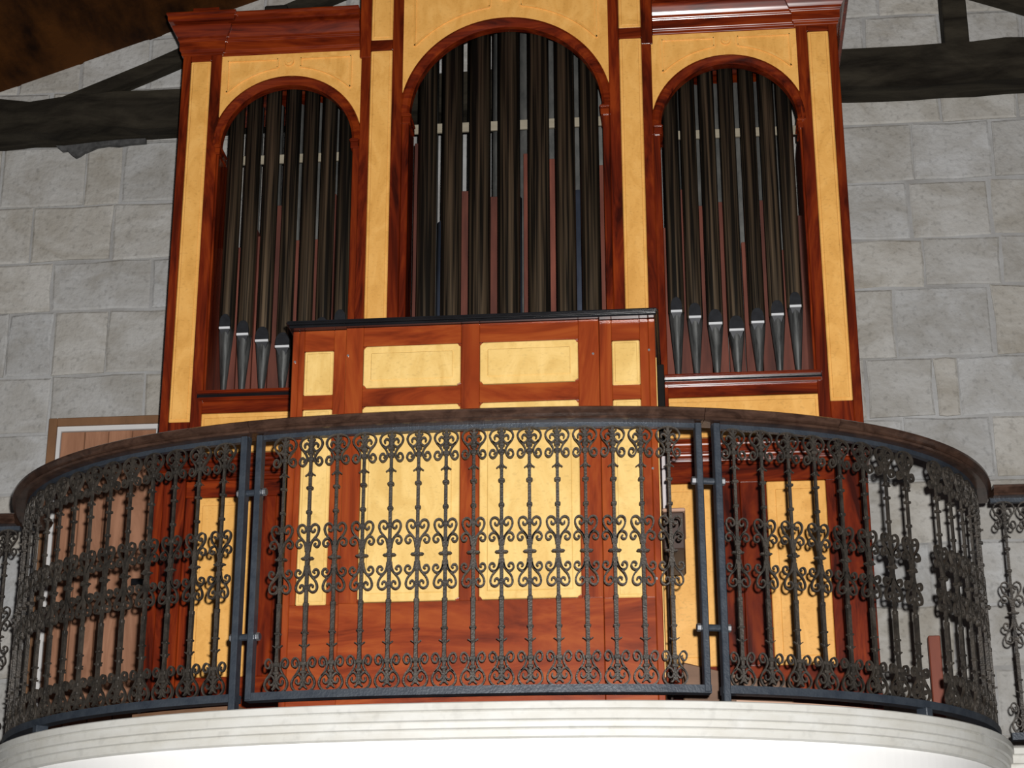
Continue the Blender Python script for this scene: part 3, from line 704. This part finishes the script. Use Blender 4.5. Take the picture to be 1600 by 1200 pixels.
def baluster(root, p, d, off=-.016):
    n = Vector((d.y, -d.x)); q = p + n * off; rl = root.location
    b_ = bpy.data.objects.new('baluster', bar_me); COL.objects.link(b_); b_.parent = root
    b_.location = (q.x - rl.x, q.y - rl.y, 0); b_.rotation_euler = (0, 0, math.atan2(d.y, d.x))
    for nm, me in SUBS:
        c = bpy.data.objects.new(nm, me); COL.objects.link(c); c.parent = b_
def rail_panel(label, path, base, name='railing_panel', group=None):
    t = thing(name, label, 'railing', (base.x, base.y, 0), 0, group)
    back = lambda nm, me, m: link(nm, me, m, t, (-base.x, -base.y, 0))
    back('bottom_rail', sweep_poly('bottom_rail', path, [(0, ZB0), (0, ZB1), (-.045, ZB1), (-.045, ZB0)]), BAR)
    back('top_rail', sweep_poly('top_rail', path, [(-.012, ZT0), (-.012, ZT1), (-.034, ZT1), (-.034, ZT0)]), BAR)
    return t
def post_at(t, s, z0, z1, hw=.0125, foot=False, name='post'):
    p, d = arc(s); n = Vector((d.y, -d.x)); q = p + n * -.020
    me = box(name, -hw, hw, -.026 if not foot else -.030, .014, z0, z1, .003)
    link(name, me, BAR, t, (q.x - t.location.x, q.y - t.location.y, 0), math.atan2(d.y, d.x))
def foot_at(t, s):
    p, d = arc(s); n = Vector((d.y, -d.x)); q = p + n * -.018
    link('foot', box('foot', -.016, .016, -.03, .02, -.0, ZB0 + .002, .003), BAR, t, (q.x - t.location.x, q.y - t.location.y, 0), math.atan2(d.y, d.x))
def bolt(t, s0, s1, z):
    a, da = arc(s0); b, db = arc(s1); n = Vector((da.y, -da.x)) * -.020
    a3 = Vector((a.x + n.x, a.y + n.y, z)) - Vector(t.location); b3 = Vector((b.x + n.x, b.y + n.y, z)) - Vector(t.location); u = (b3 - a3).normalized()
    bm = bmesh.new(); bm_tube(bm, a3 - u * .028, b3 + u * .028, .0125, 10); o = link('bolt', from_bm('bolt', bm), BAR, t)
    for e, sg in ((a3, -1), (b3, 1)):
        bm = bmesh.new(); bm_tube(bm, e + u * sg * .014, e + u * sg * .026, .0145, 6); link('nut', from_bm('nut', bm), STEEL, o)

SPC = .1005
pc = rail_panel('central bowed wrought iron railing panel with scrolled balusters in front of the console', arc_path(-.772, .868), arc_raw(0))
for i in range(15): baluster(pc, *arc(.041 + SPC * (i - 7)))
post_at(pc, -.760, ZB0 + .002, ZT1 - .002, .0115); post_at(pc, .854, ZB0 + .002, ZT1 - .002, .0115)
pl = rail_panel('bowed wrought iron railing panel with scrolled balusters curving back towards the plank door', arc_path(-SMAX - .04, -.806), arc_raw(-1.6))
k = 0
while -.903 - .1035 * k > -SMAX + .01: baluster(pl, *arc(-.903 - .1035 * k)); k += 1
post_at(pl, -.819, 0, ZT1 - .002, .0125, True); foot_at(pl, -1.74)
pr_ = rail_panel('bowed wrought iron railing panel with one baluster missing, curving towards the bare stone wall', arc_path(.908, SMAX + .04), arc_raw(1.6))
for k in range(8): baluster(pr_, *arc(.986 + .105 * k))
k = 0
while 1.905 + .105 * k < SMAX - .01: baluster(pr_, *arc(1.905 + .105 * k)); k += 1
post_at(pr_, .921, 0, ZT1 - .002, .0125, True); foot_at(pr_, 1.725)
for z in (.805, .268): bolt(pc, .854, .921, z); bolt(pl, -.819, -.760, z)
for sg, lb in ((-1, 'straight wrought iron railing of the gallery on the plank door side'), (1, 'straight wrought iron railing of the gallery on the bare wall side')):
    x0, x1 = (XE + .04, 3.6) if sg > 0 else (-3.6, XW - .04)
    t = rail_panel(lb, [(x0, YS), (x1, YS)], Vector(((x0 + x1) / 2, YS)), 'gallery_railing')
    n = int((x1 - x0 - .1) / SPC)
    for i in range(n): baluster(t, Vector(((x0 + .05 + i * SPC) if sg > 0 else (x1 - .05 - i * SPC), YS)), Vector((1, 0)))
    for x in (x0 + .2, x1 - .2): link('foot', box('foot', -.016, .016, -.03, .02, 0, ZB0 + .002, .003), BAR, t, (x - t.location.x, .018, 0))
HP = [(.012, 1.0085), (.028, 1.010), (.034, 1.018), (.028, 1.028), (.036, 1.034), (.046, 1.046), (.046, 1.058), (.036, 1.0655), (.0, 1.069), (-.045, 1.069), (-.080, 1.064), (-.088, 1.052), (-.082, 1.03), (-.06, 1.0085)]
HP = [(o_, 1.0212 + (z_ - 1.0085) * (1.068 - 1.0212) / .0605) for o_, z_ in HP]
hr = thing('handrail', 'bowed dark brown moulded wooden handrail on top of the central railing', 'handrail', (arc_raw(0).x, arc_raw(0).y, 1.0212))
cuts = [-SMAX - .085, -.79, .872, 1.385, SMAX + .085]
for a, b in zip(cuts, cuts[1:]):
    link('rail_length', sweep_poly('rail_length', arc_path(a + .0008, b - .0008), HP), HAND, hr, (-hr.location.x, -hr.location.y, -hr.location.z))
for sg, lb in ((-1, 'straight dark wooden handrail of the gallery on the plank door side'), (1, 'straight dark wooden handrail of the gallery on the bare wall side')):
    x0, x1 = (XE + .05, 3.6) if sg > 0 else (-3.6, XW - .05)
    o = link('handrail', sweep_poly('handrail', [(x0, YS), (x1, YS)], HP), HAND); tag(o, lb, 'handrail')
